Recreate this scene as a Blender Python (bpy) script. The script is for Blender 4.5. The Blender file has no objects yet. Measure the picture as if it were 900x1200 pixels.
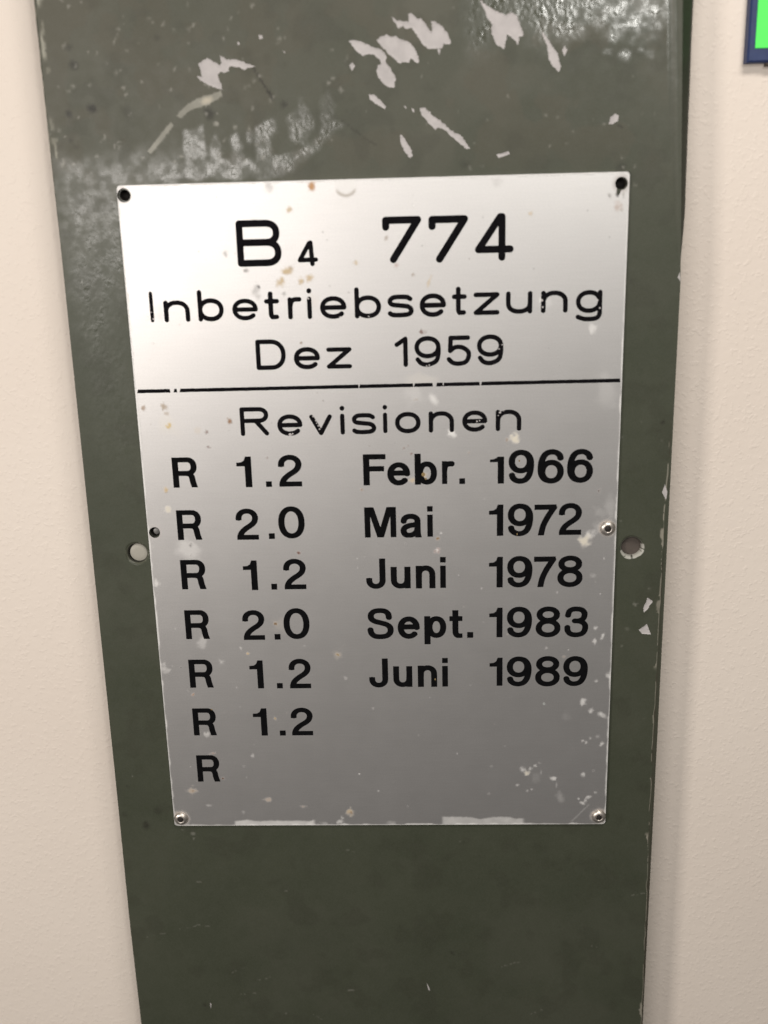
import bpy, math, random
import numpy as np
from mathutils import Vector, Matrix
from mathutils.geometry import delaunay_2d_cdt

# ---------------------------------------------------------------- camera, light, exposure
scene = bpy.context.scene
C = scene.collection
MM = .001
Z0 = 1.35                                     # the nameplate's lower edge hangs 1.35 m above the floor
CAM = np.array([82.994, -300.465, 192.644])   # mm from the nameplate's lower left corner (x right, z up, -y out of the wall)
ROT = np.array([[0.99917872, 0.01511973, 0.03759367], [0.03191245, 0.27808881, -0.96002511], [-0.0249697, 0.96043636, 0.27737792]])
cd = bpy.data.cameras.new('camera'); cam = bpy.data.objects.new('camera', cd); C.objects.link(cam)
cd.sensor_fit = 'VERTICAL'; cd.sensor_height = 36; cd.sensor_width = 27; cd.lens = 36*1236/1200
cd.clip_start = .01; cd.clip_end = 50
M4 = Matrix([list(r) for r in ROT]).to_4x4(); M4.translation = Vector((CAM[0]*MM, CAM[1]*MM, CAM[2]*MM+Z0))
cam.matrix_world = M4
cd.dof.use_dof = True; cd.dof.focus_distance = .33; cd.dof.aperture_fstop = 9.5
scene.camera = cam

world = bpy.data.worlds.new('World'); scene.world = world; world.use_nodes = True
wt = world.node_tree; wt.nodes.clear()
wo = wt.nodes.new('ShaderNodeOutputWorld'); wb = wt.nodes.new('ShaderNodeBackground')
tc = wt.nodes.new('ShaderNodeTexCoord'); sx = wt.nodes.new('ShaderNodeSeparateXYZ'); rp = wt.nodes.new('ShaderNodeValToRGB'); mr = wt.nodes.new('ShaderNodeMapRange')
mr.inputs['From Min'].default_value = -1; wt.links.new(tc.outputs['Generated'], sx.inputs[0]); wt.links.new(sx.outputs['Z'], mr.inputs['Value'])
wt.links.new(mr.outputs[0], rp.inputs[0]); wt.links.new(rp.outputs[0], wb.inputs[0]); wt.links.new(wb.outputs[0], wo.inputs[0])
rp.color_ramp.elements[0].position = .22; rp.color_ramp.elements[0].color = (.05, .048, .046, 1)     # floor of the room
rp.color_ramp.elements[1].position = .75; rp.color_ramp.elements[1].color = (.16, .153, .143, 1)       # ceiling
wb.inputs[1].default_value = 1.0

def area_lamp(name, pos, target, sx_, sy_, watts, col):
    l = bpy.data.lights.new(name, 'AREA'); l.shape = 'RECTANGLE'; l.size = sx_; l.size_y = sy_; l.energy = watts; l.color = col
    o = bpy.data.objects.new(name, l); C.objects.link(o); o.location = pos
    o.rotation_euler = (Vector(target)-Vector(pos)).to_track_quat('-Z', 'Y').to_euler()
    return o
TGT = (.07, 0, Z0+.1)
area_lamp('window_light', (-.125, -.60, Z0+.235), TGT, .24, .10, 1.05, (1, .95, .91))
area_lamp('ceiling_lamp', (.26, -.60, Z0+.352), TGT, .07, .05, .85, (1, .98, .93))
area_lamp('added_overhead_fill', (.22, -.32, Z0+.52), (.2, 0, Z0+.10), .2, .10, 1.45, (1, .945, .88))  # unseen fill, added to brighten the wall on the right
area_lamp('side_window', (-.39, -.50, Z0+.15), TGT, .12, .12, 1.95, (1, .93, .86))

scene.view_settings.view_transform = 'Standard'; scene.view_settings.look = 'None'
scene.view_settings.exposure = 0; scene.view_settings.gamma = 1

# ---------------------------------------------------------------- lettering shapes (millimetres, baseline at 0)
def arc(cx, cy, rx, ry, a0, a1, n=28, e=2.0):
    out = []
    for i in range(n+1):
        a = math.radians(a0+(a1-a0)*i/n)
        c, s = math.cos(a), math.sin(a)
        out.append((cx+rx*math.copysign(abs(c)**(2/e), c), cy+ry*math.copysign(abs(s)**(2/e), s)))
    return out

def smooth(p, n=8):
    q = [p[0]]+list(p)+[p[-1]]; out = []
    for i in range(1, len(q)-2):
        p0, p1, p2, p3 = map(np.array, q[i-1:i+3])
        for k in range(n):
            t = k/n
            out.append(tuple(.5*((2*p1)+(-p0+p2)*t+(2*p0-5*p1+4*p2-p3)*t*t+(-p0+3*p1-3*p2+p3)*t**3)))
    out.append(tuple(p[-1])); return out

# engraved letters: pantograph strokes with round ends, in a unit box of the centre line
def engraved(ch):
    A = arc
    return {
    'I': [[(.5,0),(.5,1)]],
    'n': [[(0,0),(0,1)], A(.5,.48,.5,.52,180,0,e=2.2)+[(1,0)]],
    'b': [[(0,0),(0,1)], A(.5,.345,.5,.345,0,360,e=2.15)],
    'e': [[(0,.5),(1,.5)], A(.5,.5,.5,.5,0,318,40,e=2.15)],
    't': [[(.4,1),(.4,.16)]+A(.56,.16,.16,.16,180,270,8)+[(.93,.01)], [(0,.68),(1,.68)]],
    'r': [[(0,0),(0,1)], smooth([(0,.5),(.12,.82),(.4,.98),(1,1)])],
    'i': [[(.5,0),(.5,.68)], [(.5,1),(.5,.985)]],
    's': [smooth([(.95,.88),(.8,.98),(.5,1),(.18,.97),(.02,.8),(.1,.6),(.45,.53),(.85,.46),(1,.25),(.88,.05),(.5,0),(.15,.02),(.02,.1)])],
    'z': [[(0,1),(1,1),(0,0),(1,0)]],
    'u': [[(0,1)]+A(.5,.46,.5,.46,180,360,e=2.2), [(1,1),(1,0)]],
    'g': [A(.5,.655,.5,.345,0,360,e=2.15), [(1,1),(1,.2)]+smooth([(1,.2),(.93,.07),(.7,.0),(.3,.0),(0,.08)])],
    'D': [[(0,0),(0,1),(.5,1)]+A(.5,.5,.5,.5,90,-90,e=2.2)+[(0,0)]],
    '1': [[(0,.78),(1,1),(1,0)]],
    '9': [A(.5,.66,.5,.34,0,360,e=2.1), smooth([(1,.66),(1,.42),(.9,.14),(.55,0),(.22,.04),(.04,.2)])],
    '5': [[(.95,1),(.1,1),(.07,.52)]+smooth([(.07,.5),(.3,.63),(.62,.64),(.93,.5),(1,.3),(.85,.07),(.5,0),(.2,.04),(0,.18)])],
    'R': [[(0,0),(0,1),(.66,1)]+A(.68,.765,.32,.235,90,-90,e=2.2)+[(0,.53)], [(.55,.53),(1,0)]],
    'v': [[(0,1),(.5,0),(1,1)]],
    'o': [A(.5,.5,.5,.5,0,360,40,e=2.15)],
    'B': [[(0,0),(0,1),(.66,1)]+A(.68,.76,.29,.24,90,-90,e=2.3)+[(0,.52)], [(.68,.52)]+A(.68,.26,.32,.26,90,-90,e=2.3)+[(0,0)]],
    '7': [[(0,.83),(0,1),(1,1),(.22,0)]],
    '4': [[(.74,0),(.74,1),(.68,1),(0,.2),(1,.2)]],
    '4small': [[(.78,0),(.7,1),(.62,.98),(0,.19),(1,.2)]],
    }[ch]

# printed letters: bold grotesque, elliptical nib (wide uprights, thinner bars); F = flat ends
NX, NY = .94, .81
def printed(ch):
    A, S = arc, smooth
    top9 = [A(3.55,6.62,2.64,2.75,0,360,e=2.1),
            S([(3.7,9.37),(5.3,8.9),(6.35,7.4),(6.55,5.2),(6.15,2.9),(5.2,1.35),(3.75,.76),(2.3,.95),(1.3,1.75),(1.0,2.65)])]
    if ch == '6':
        return [[(7.45-x, 10.13-y) for x, y in s] for s in top9], [], (None, None)
    return {
    'R': ([[(.9,-.5),(.9,9.6)], [(.9,8.84),(4.3,8.84)]+A(4.5,6.68,2.1,2.16,90,-90,e=2.25)+[(.9,4.52)],
           S([(3.9,4.52),(5.2,4.25),(5.85,3.3),(6.1,1.7),(6.75,-.6)])], [], (0, 9.6)),
    '1': ([], [[(0,7.75),(1.3,7.85),(2.05,8.35),(2.55,9.6),(4.1,9.6),(4.1,0),(2.25,0),(2.25,6.55),(0,6.55)]], (None,None)),
    '1low': ([], [[(0,7.3),(1.1,7.4),(1.9,7.8),(2.3,8.15),(4.1,8.15),(4.1,0),(2.25,0),(2.25,6.5),(0,6.5)]], (None,None)),
    '.': ([], [[(0,0),(1.8,0),(1.8,1.8),(0,1.8)]], (None,None)),
    '2': ([[(.9,6.3)]+A(3.5,6.95,2.6,2.25,180,0,e=2.1)+S([(6.1,6.9),(5.75,5.75),(4.75,4.75),(3.2,3.75),(1.8,2.55),(1.1,1.2),(1.05,.2)])],
          [[(.05,0),(6.95,0),(6.95,1.6),(.6,1.6)]], (0,None)),
    '0': ([A(3.9,5.0,3.0,4.24,0,360,48,e=2.2)], [], (None,None)),
    'F': ([[(.9,0),(.9,9.5)], [(.9,8.7),(6.6,8.7)], [(.9,5.05),(6.1,5.05)]], [], (0,9.5)),
    'e': ([[(.9,3.75),(5.9,3.75)], [(5.75,3.1)]+A(3.3,3.5,2.45,2.75,0,322,40,e=2.1)], [], (None,None)),
    'b': ([[(.9,0),(.9,9.4)], A(3.65,3.5,2.1,2.75,0,360,36,e=2.15)], [], (None,None)),
    'p': ([[(.9,0),(.9,9.15)], A(3.65,5.6,2.1,2.75,0,360,36,e=2.15)], [], (None,None)),
    'r': ([[(.9,0),(.9,6.85)], S([(.95,3.9),(1.15,5.1),(1.8,5.9),(2.7,6.05),(3.7,6.05)])], [], (0,6.9)),
    't': ([[(1.85,9.1),(1.85,2.3)]+A(3.0,2.1,1.15,1.4,180,270,10)+[(4.0,.7)], [(0,6.35),(4.05,6.35)]], [], (0,9.1)),
    'n': ([[(.9,0),(.9,7.0)], [(.95,3.6)]+A(3.0,4.3,2.05,2.0,180,0,e=2.15)+[(5.05,0)]], [], (0,None)),
    'u': ([[(5.05,7.0),(5.05,0)], [(5.0,3.4)]+A(2.95,2.75,2.05,2.0,0,-180,e=2.15)+[(.9,7.0)]], [], (None,7.0)),
    'a': ([[(.98,4.95)]+A(3.05,5.1,2.07,1.5,180,0,e=2.2)+[(5.12,1.6)]+S([(5.12,1.6),(5.2,.9),(5.5,-.3)]),
           S([(5.1,4.1),(4.2,3.95),(2.6,3.7),(1.3,3.1),(.9,2.05),(1.35,1.05),(2.4,.72),(3.7,.95),(4.8,1.8),(5.1,2.9)])], [], (0,None)),
    'i': ([], [[(0,0),(1.8,0),(1.8,6.9),(0,6.9)], [(0,7.85),(1.8,7.85),(1.8,9.55),(0,9.55)]], (None,None)),
    'M': ([], [[(0,0),(1.75,0),(1.75,9.6),(0,9.6)], [(7.75,0),(9.5,0),(9.5,9.6),(7.75,9.6)],
               [(.9,9.6),(2.8,9.6),(5.75,0),(3.75,0)], [(8.6,9.6),(6.7,9.6),(3.75,0),(5.75,0)]], (None,None)),
    'J': ([[(5.05,9.7),(5.05,2.9)]+A(2.98,2.75,2.07,2.0,0,-180,e=2.15)+[(.9,3.45)]], [], (None,None)),
    'S': ([S([(6.65,6.95),(6.4,8.3),(5.4,9.15),(3.85,9.36),(2.2,9.1),(1.2,8.1),(1.3,6.7),(2.4,5.85),(4.1,5.35),(5.9,4.75),(6.95,3.75),(6.95,2.2),(5.9,1.1),(4.0,.76),(2.2,1.0),(1.15,2.0),(.92,3.2)])], [], (None,None)),
    '9': (top9, [], (None,None)),
    '7': ([S([(6.1,8.9),(4.9,7.1),(3.7,5.1),(2.65,2.7),(2.0,-.5)])], [[(0,9.7),(6.75,9.7),(6.75,8.2),(5.9,8.05),(0,8.05)]], (0,9.7)),
    '8': ([A(3.75,7.5,2.62,1.87,0,360,36,e=2.1), A(3.75,3.02,2.85,2.26,0,360,36,e=2.1)], [], (None,None)),
    '3': ([[(.95,6.9)]+S([(.97,7.3),(1.35,8.6),(2.4,9.25),(3.6,9.36),(5.2,9.05),(6.1,7.9),(5.8,6.3),(4.6,5.5),(3.0,5.42)]),
           S([(3.0,5.42),(4.9,5.2),(6.2,4.3),(6.4,2.8),(5.6,1.3),(3.7,.76),(1.9,1.1),(.95,2.2),(.85,3.4)])], [], (None,None)),
    }[ch]

def seg_field(X, Y, pts, flat):
    d = np.full(X.shape, 1e9)
    n = len(pts)-1
    for i in range(n):
        (ax, ay), (bx, by) = pts[i], pts[i+1]
        vx, vy = bx-ax, by-ay; L = math.hypot(vx, vy)
        if L < 1e-6: continue
        tx = ((X-ax)*vx+(Y-ay)*vy)/(L*L)
        tc = np.clip(tx, 0, 1)
        dd = np.hypot(X-ax-tc*vx, Y-ay-tc*vy)-1
        if flat and i == 0: dd = np.maximum(np.where(tx < 0, -1e9, dd), np.where(tx < 0, np.maximum(-tx*L, np.abs((X-ax)*vy-(Y-ay)*vx)/L-1), -1e9))
        if flat and i == n-1: dd = np.where(tx > 1, np.maximum((tx-1)*L, np.abs((X-ax)*vy-(Y-ay)*vx)/L-1), dd)
        d = np.minimum(d, dd)
    return d

def poly_field(X, Y, poly):
    d = np.full(X.shape, 1e9); inside = np.zeros(X.shape, bool)
    n = len(poly)
    for i in range(n):
        (ax, ay), (bx, by) = poly[i], poly[(i+1) % n]
        vx, vy = bx-ax, by-ay; L2 = vx*vx+vy*vy
        if L2 < 1e-12: continue
        t = np.clip(((X-ax)*vx+(Y-ay)*vy)/L2, 0, 1)
        d = np.minimum(d, np.hypot(X-ax-t*vx, Y-ay-t*vy))
        if ay != by:
            c = ((ay > Y) != (by > Y)) & (X < (bx-ax)*(Y-ay)/(by-ay)+ax)
            inside ^= c
    return np.where(inside, -d, d)

def contours(F, x0, y0, h):
    """marching squares at 0, returns closed loops"""
    s = F < 0
    idx = s[:-1,:-1]*1+s[:-1,1:]*2+s[1:,1:]*4+s[1:,:-1]*8
    segs = {1:[(3,0)],2:[(0,1)],3:[(3,1)],4:[(1,2)],5:[(3,2),(1,0)],6:[(0,2)],7:[(3,2)],8:[(2,3)],9:[(2,0)],10:[(0,3),(2,1)],11:[(2,1)],12:[(1,3)],13:[(1,0)],14:[(0,3)]}
    nxt = {}; pos = {}
    def key(i, j, e):      # i row, j col
        return ((i,j,0),(i,j+1,1),(i+1,j,0),(i,j,1))[e]
    for i, j in np.argwhere((idx > 0) & (idx < 15)):
        i = int(i); j = int(j)
        for a, b in segs[int(idx[i,j])]:
            ka, kb = key(i,j,a), key(i,j,b)
            nxt[ka] = kb
            for k in (ka, kb):
                if k not in pos:
                    r, c, v = k
                    f0 = F[r,c]; f1 = F[r+1,c] if v else F[r,c+1]
                    t = f0/(f0-f1)
                    pos[k] = (x0+(c+(0 if v else t))*h, y0+(r+(t if v else 0))*h)
    loops = []
    while nxt:
        k0 = next(iter(nxt)); k = k0; loop = []
        while k in nxt:
            loop.append(pos[k]); k = nxt.pop(k)
        if len(loop) > 8: loops.append(loop)
    return loops

def tidy(loop, tol):
    """drop points that lie almost on the line between their neighbours"""
    p = [np.array(q) for q in loop]
    keep = [p[0]]
    i = 1
    while i < len(p):
        j = i
        while j+1 < len(p) and j-i < 9:
            a, b = keep[-1], p[j+1]; ab = b-a; L = np.hypot(*ab)+1e-12
            if max(abs(ab[0]*(q[1]-a[1])-ab[1]*(q[0]-a[0]))/L for q in p[i:j+1]) > tol: break
            j += 1
        keep.append(p[j]); i = j+1
    if len(keep) > 3 and np.hypot(*(keep[-1]-keep[0])) < tol*2: keep.pop()
    return [(float(a[0]), float(a[1])) for a in keep]

NAT = {'B':(12.6,12.65,.95),'7':(10.85,12.65,1.0),'4':(10.6,12.65,.97),'4small':(5.5,6.9,.62)}
NATW = {'I':1.1,'n':7.4,'b':7.5,'e':7.4,'t':4.1,'r':3.9,'i':1.2,'s':7.3,'z':7.2,'u':7.4,'g':7.5,'D':8.5,'1':3.8,'9':7.5,'5':7.0,'R':8.4,'v':6.6,'o':7.4}
NATH = {'I':8.7,'b':8.7,'t':7.8,'i':8.5,'g':8.7,'D':8.7,'1':8.7,'9':8.7,'5':8.7,'R':8.6}
_cache = {}
def glyph(style, ch):
    """closed outline loops of one letter, scaled to fill the unit square of its ink"""
    if (style, ch) in _cache: return _cache[style, ch]
    h = .07
    if style == 'E':
        w, hh, r = NAT.get(ch, (NATW.get(ch, 7), NATH.get(ch, 6.3), .66))
        xs = np.arange(-.3, w+.3, h); ys = np.arange(-.3, hh+.3, h)
        X, Y = np.meshgrid(xs, ys); F = np.full(X.shape, 1e9)
        for s in engraved(ch):
            pts = [((r+p[0]*(w-2*r))/r, (r+p[1]*(hh-2*r))/r) for p in s]
            F = np.minimum(F, seg_field(X/r, Y/r, pts, False)*r)
            if ch == 'i': F = np.minimum(F, np.hypot(X-w/2, Y-hh+.72)-.72)
        F0 = (-.3, -.3)
    else:
        strokes, polys, clip = printed(ch)
        xs = np.arange(-.5, 10.2, h); ys = np.arange(-.8, 10.8, h)
        X, Y = np.meshgrid(xs, ys); F = np.full(X.shape, 1e9)
        for s in strokes:
            F = np.minimum(F, seg_field(X/NX, Y/NY, [(p[0]/NX, p[1]/NY) for p in s], True)*NY)
        for p in polys: F = np.minimum(F, poly_field(X, Y, p))
        if clip[0] is not None: F = np.maximum(F, clip[0]-Y)
        if clip[1] is not None: F = np.maximum(F, Y-clip[1])
        F0 = (-.5, -.8)
    loops = [tidy(l, .012) for l in contours(F, F0[0], F0[1], h)]
    allp = np.array([p for l in loops for p in l])
    lo, hi = allp.min(0), allp.max(0)
    out = [[((p[0]-lo[0])/(hi[0]-lo[0]), (p[1]-lo[1])/(hi[1]-lo[1])) for p in l] for l in loops]
    _cache[style, ch] = out
    return out

# ---------------------------------------------------------------- helpers
def on_plane(px, py, h=0.):
    """point (x, z in mm) of the plane h mm in front of the plate's face that the photograph shows at px, py"""
    d = ROT@np.array([(px-450)/1236., (600-py)/1236., -1.])
    k = (-h-CAM[1])/d[1]; p = CAM+k*d
    return float(p[0]), float(p[2])

def link(name, me, parent=None, mats=()):
    o = bpy.data.objects.new(name, me); C.objects.link(o)
    for m in mats: me.materials.append(m)
    if parent: o.parent = parent
    return o
def thing(name, label, cat, loc=(0, 0, 0)):
    o = bpy.data.objects.new(name, None); C.objects.link(o); o.location = loc; o.empty_display_size = .02
    o['label'] = label; o['category'] = cat
    return o
def mesh(name, verts, faces, smooth_=False, origin=(0, 0, 0)):
    """verts as (x mm, h mm towards the viewer, z mm)"""
    me = bpy.data.meshes.new(name)
    v = np.array(verts, float)
    w = np.stack([v[:, 0]-origin[0], -v[:, 1]+origin[1], v[:, 2]-origin[2]], 1)*MM
    me.from_pydata(w.tolist(), [], [tuple(f) for f in faces])
    if smooth_: me.polygons.foreach_set('use_smooth', [True]*len(me.polygons))
    me.update(); return me

_rng = np.random.default_rng(7); _tab = _rng.random((256, 256))
def vnoise(x, y, s, seed=0):
    x = np.asarray(x)/s+seed*17.31; y = np.asarray(y)/s+seed*9.77
    i = np.floor(x).astype(int); j = np.floor(y).astype(int); u = x-i; v = y-j
    u = u*u*(3-2*u); v = v*v*(3-2*v); i0 = i & 255; i1 = (i+1) & 255; j0 = j & 255; j1 = (j+1) & 255
    return (_tab[i0, j0]*(1-u)+_tab[i1, j0]*u)*(1-v)+(_tab[i0, j1]*(1-u)+_tab[i1, j1]*u)*v
def fbm(x, y, s, seed=0, n=3):
    t = 0; a = .5; k = 0
    for _ in range(n): t = t+a*vnoise(x, y, s, seed+_*3); k += a; a *= .5; s *= .5
    return t/k
def sstep(a, b, x):
    t = np.clip((x-a)/(b-a), 0, 1); return t*t*(3-2*t)

class Marks:
    """colour marks (stains, dirt, scuffs) carried as a colour attribute: rgb and how much of it covers the surface"""
    def __init__(s, V, h): s.V = V; s.h = h; s.rgb = np.zeros((len(V), 3)); s.a = np.zeros(len(V))
    def put(s, col, m):
        m = np.clip(m, 0, 1); na = s.a+m-s.a*m; w = np.where(na > 1e-6, m/np.maximum(na, 1e-6), 0)[:, None]
        s.rgb = s.rgb*(1-w)+np.array(col)*w; s.a = na
    def blob(s, px, py, r, col, k=1., ry=None, ang=0, soft=.5, ragged=.35, seed=None):
        c = on_plane(px, py, s.h); r = r*.245; ry = (ry*.245 if ry else r)
        near = np.where((abs(s.V[:, 0]-c[0]) < 2.5*max(r, ry)+.5) & (abs(s.V[:, 1]-c[1]) < 2.5*max(r, ry)+.5))[0]
        if not len(near): return
        x = s.V[near, 0]; y = s.V[near, 1]; dx = x-c[0]; dy = y-c[1]; ca, sa = math.cos(math.radians(ang)), math.sin(math.radians(ang))
        d = np.hypot((dx*ca+dy*sa)/r, (-dx*sa+dy*ca)/ry)
        d = d+ragged*2*(fbm(x, y, max(r, ry)*.8, seed or int(px+py))-.5)
        m = np.zeros(len(s.V)); m[near] = k*(1-sstep(1-soft, 1+soft*.6, d)); s.put(col, m)
    def store(s, me):
        a = me.attributes.new('stain_and_shade', 'FLOAT_COLOR', 'POINT')
        buf = np.concatenate([s.rgb, s.a[:, None]], 1).astype(np.float32); a.data.foreach_set('color', buf.ravel())
def fattr(me, name, vals):
    a = me.attributes.new(name, 'FLOAT', 'POINT'); a.data.foreach_set('value', np.asarray(vals, np.float32))

def sheet(outline, holes, step, jit=.22, seed=1, extra=None, keep_inside=()):
    """triangulated flat sheet with real cut-outs; returns vertices (n,2), faces, list of vertex ids of each hole loop"""
    o = np.array(outline); lo = o.min(0); hi = o.max(0)
    gx = np.arange(lo[0]+step, hi[0], step); gz = np.arange(lo[1]+step, hi[1], step)
    G = np.stack(np.meshgrid(gx, gz), -1).reshape(-1, 2); r = np.random.default_rng(seed)
    G = G+r.uniform(-jit, jit, G.shape)*step
    if extra is not None: G = np.concatenate([G, extra])
    # raster of what is cut away
    rs = .08; W = int((hi[0]-lo[0])/rs)+4; Hh = int((hi[1]-lo[1])/rs)+4
    def raster(loops, grow):
        ras = np.zeros((Hh, W), bool)
        for lp in loops:
            a = np.array(lp); mn = a.min(0)-grow-.2; mx = a.max(0)+grow+.2
            i0, i1 = max(0, int((mn[0]-lo[0])/rs)), min(W, int((mx[0]-lo[0])/rs)+2); j0, j1 = max(0, int((mn[1]-lo[1])/rs)), min(Hh, int((mx[1]-lo[1])/rs)+2)
            X, Y = np.meshgrid(lo[0]+np.arange(i0, i1)*rs, lo[1]+np.arange(j0, j1)*rs)
            f = poly_field(X, Y, lp)
            ras[j0:j1, i0:i1] |= (np.abs(f) < grow)
        return ras
    near = raster(list(holes)+list(keep_inside), step*.3)
    gi = ((G-lo)/rs).round().astype(int); gi[:, 0] = gi[:, 0].clip(0, W-1); gi[:, 1] = gi[:, 1].clip(0, Hh-1)
    ok = ~near[gi[:, 1], gi[:, 0]]
    ok &= poly_field(G[:, 0], G[:, 1], [tuple(q) for q in outline]) < -step*.3
    G = G[ok]
    pts = [tuple(p) for p in outline]; edges = [(i, (i+1) % len(pts)) for i in range(len(pts))]
    loops_ids = []
    for lp in list(holes)+list(keep_inside):
        b = len(pts); pts += [tuple(p) for p in lp]; n = len(lp)
        edges += [(b+i, b+(i+1) % n) for i in range(n)]; loops_ids.append(list(range(b, b+n)))
    allp = [Vector(p) for p in pts]+[Vector(p) for p in G.tolist()]
    vo, eo, fo, ov, oe, of = delaunay_2d_cdt(allp, edges, [], 0, 1e-7)
    V = np.array([tuple(v) for v in vo]); F = np.array([f for f in fo if len(f) == 3])
    back = {}
    for i, src in enumerate(ov):
        for s_ in src: back[s_] = i
    loops_ids = [[back[i] for i in l if i in back] for l in loops_ids]
    return V, F, loops_ids
def in_loops(Q, loops):
    """even-odd test of many points against many loops"""
    r = np.zeros(len(Q), bool)
    for lp in loops:
        a = np.array(lp); mn = a.min(0); mx = a.max(0)
        idx = np.where((Q[:, 0] > mn[0]) & (Q[:, 0] < mx[0]) & (Q[:, 1] > mn[1]) & (Q[:, 1] < mx[1]))[0]
        if not len(idx): continue
        x, y = Q[idx, 0], Q[idx, 1]; ins = np.zeros(len(idx), bool)
        b = np.roll(a, -1, 0)
        for (ax, ay), (bx, by) in zip(a, b):
            if ay != by: ins ^= ((ay > y) != (by > y)) & (x < (bx-ax)*(y-ay)/(by-ay)+ax)
        r[idx] ^= ins
    return r
def circle(cx, cz, r, n=28, wob=0, seed=0):
    return [(cx+r*(1+wob*math.sin(3*a+seed)+wob*.6*math.sin(5*a+seed*2))*math.cos(a), cz+r*(1+wob*math.sin(3*a+seed))*math.sin(a)) for a in [2*math.pi*i/n for i in range(n)]]
def ragged(poly, amp=.18, step=.35, seed=0):
    """a chip's outline broken up into small teeth"""
    r = random.Random(seed); out = []
    n = len(poly)
    for i in range(n):
        a, b = poly[i], poly[(i+1) % n]; L = math.hypot(b[0]-a[0], b[1]-a[1]); k = max(1, int(L/step))
        for j in range(k):
            t = j/k; g = amp if j else amp*.3
            out.append((a[0]+(b[0]-a[0])*t+r.uniform(-g, g), a[1]+(b[1]-a[1])*t+r.uniform(-g, g)))
    return out

# ---------------------------------------------------------------- materials
class NT:
    def __init__(s, name):
        s.m = bpy.data.materials.new(name); s.m.use_nodes = True; s.t = s.m.node_tree; s.b = s.t.nodes['Principled BSDF']; s.out = s.t.nodes['Material Output']
    def n(s, typ, **kw):
        x = s.t.nodes.new('ShaderNode'+typ)
        for k, v in kw.items(): setattr(x, k, v)
        return x
    def l(s, a, b): s.t.links.new(a, b)
    def coord(s):
        return s.n('TexCoord').outputs['Object']
    def noise(s, scale, detail=3, rough=.55, src=None, stretch=None, dist=0):
        x = s.n('TexNoise'); x.inputs['Scale'].default_value = scale; x.inputs['Detail'].default_value = detail; x.inputs['Roughness'].default_value = rough; x.inputs['Distortion'].default_value = dist
        co = src or s.coord()
        if stretch:
            mp = s.n('Mapping'); mp.inputs['Scale'].default_value = stretch; s.l(co, mp.inputs[0]); co = mp.outputs[0]
        s.l(co, x.inputs['Vector']); return x.outputs['Fac']
    def rng(s, v, a, b, c, d):
        x = s.n('MapRange'); x.inputs['From Min'].default_value = a; x.inputs['From Max'].default_value = b; x.inputs['To Min'].default_value = c; x.inputs['To Max'].default_value = d
        s.l(v, x.inputs['Value']); return x.outputs[0]
    def mix(s, f, a, b):
        x = s.n('Mix', data_type='RGBA')
        for sock, v in ((x.inputs[0], f), (x.inputs[6], a), (x.inputs[7], b)):
            if isinstance(v, (int, float)): sock.default_value = v
            elif isinstance(v, tuple): sock.default_value = (*v, 1) if len(v) == 3 else v
            else: s.l(v, sock)
        return x.outputs[2]
    def math(s, op, a, b=0.):
        x = s.n('Math', operation=op)
        for sock, v in ((x.inputs[0], a), (x.inputs[1], b)):
            if isinstance(v, (int, float)): sock.default_value = v
            else: s.l(v, sock)
        return x.outputs[0]
    def attr(s, name):
        x = s.n('Attribute'); x.attribute_name = name; return x
    def bump(s, h, dist, strength=1., prev=None):
        x = s.n('Bump'); x.inputs['Distance'].default_value = dist; x.inputs['Strength'].default_value = strength; s.l(h, x.inputs['Height'])
        if prev is not None: s.l(prev, x.inputs['Normal'])
        return x.outputs[0]
def setp(b, **kw):
    for k, v in kw.items():
        s = b.inputs[k.replace('_', ' ')]; s.default_value = (*v, 1) if isinstance(v, tuple) and len(v) == 3 else v

def mat_wall():
    t = NT('cream_wall_paint'); setp(t.b, Roughness=.62)
    big = t.noise(9, 3); t.l(t.mix(t.rng(big, .3, .7, 0, 1), (.69, .61, .54), (.72, .645, .575)), t.b.inputs['Base Color'])
    t.l(t.noise(90, 2), t.t.nodes.new('NodeReroute').inputs[0])
    b1 = t.bump(t.noise(420, 3, .5), .0004, .26)
    b2 = t.bump(t.rng(t.noise(800, 1, .4), .55, .75, 0, 1), .00015, .4, b1)
    t.l(b2, t.b.inputs['Normal']); return t.m
def mat_green():
    t = NT('worn_green_gloss_paint')
    st = t.attr('stain_and_shade'); gl = t.attr('gloss').outputs['Fac']; di = t.attr('dirt').outputs['Fac']
    g = t.mix(t.rng(t.noise(28, 5, .65), .3, .7, 0, 1), (.041, .047, .030), (.054, .059, .040))
    g = t.mix(di, g, (.088, .085, .064))
    g = t.mix(st.outputs['Alpha'], g, st.outputs['Color'])
    grain = t.noise(2600, 2, .7)
    g = t.mix(t.rng(grain, .35, .65, .0, .12), g, (.12, .12, .10))
    t.l(g, t.b.inputs['Base Color'])
    r = t.rng(gl, 0, 1, .46, .22); r = t.math('ADD', r, t.rng(t.noise(300, 3), .3, .7, -.05, .05))
    r = t.math('MAXIMUM', r, t.math('MULTIPLY', st.outputs['Alpha'], .45)); t.l(r, t.b.inputs['Roughness'])
    w1 = t.noise(780, 1.5, .45, stretch=(1, 1, .8), dist=.15)
    k = t.rng(gl, 0, 1, .06, .8)
    x = t.n('Bump'); x.inputs['Distance'].default_value = .00016; t.l(k, x.inputs['Strength']); t.l(w1, x.inputs['Height'])
    b2 = t.bump(t.noise(140, 2), .0006, .12, x.outputs[0])
    t.l(b2, t.b.inputs['Normal']); t.l(t.rng(gl, 0, 1, .30, .62), t.b.inputs['Specular IOR Level'])
    return t.m
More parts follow.
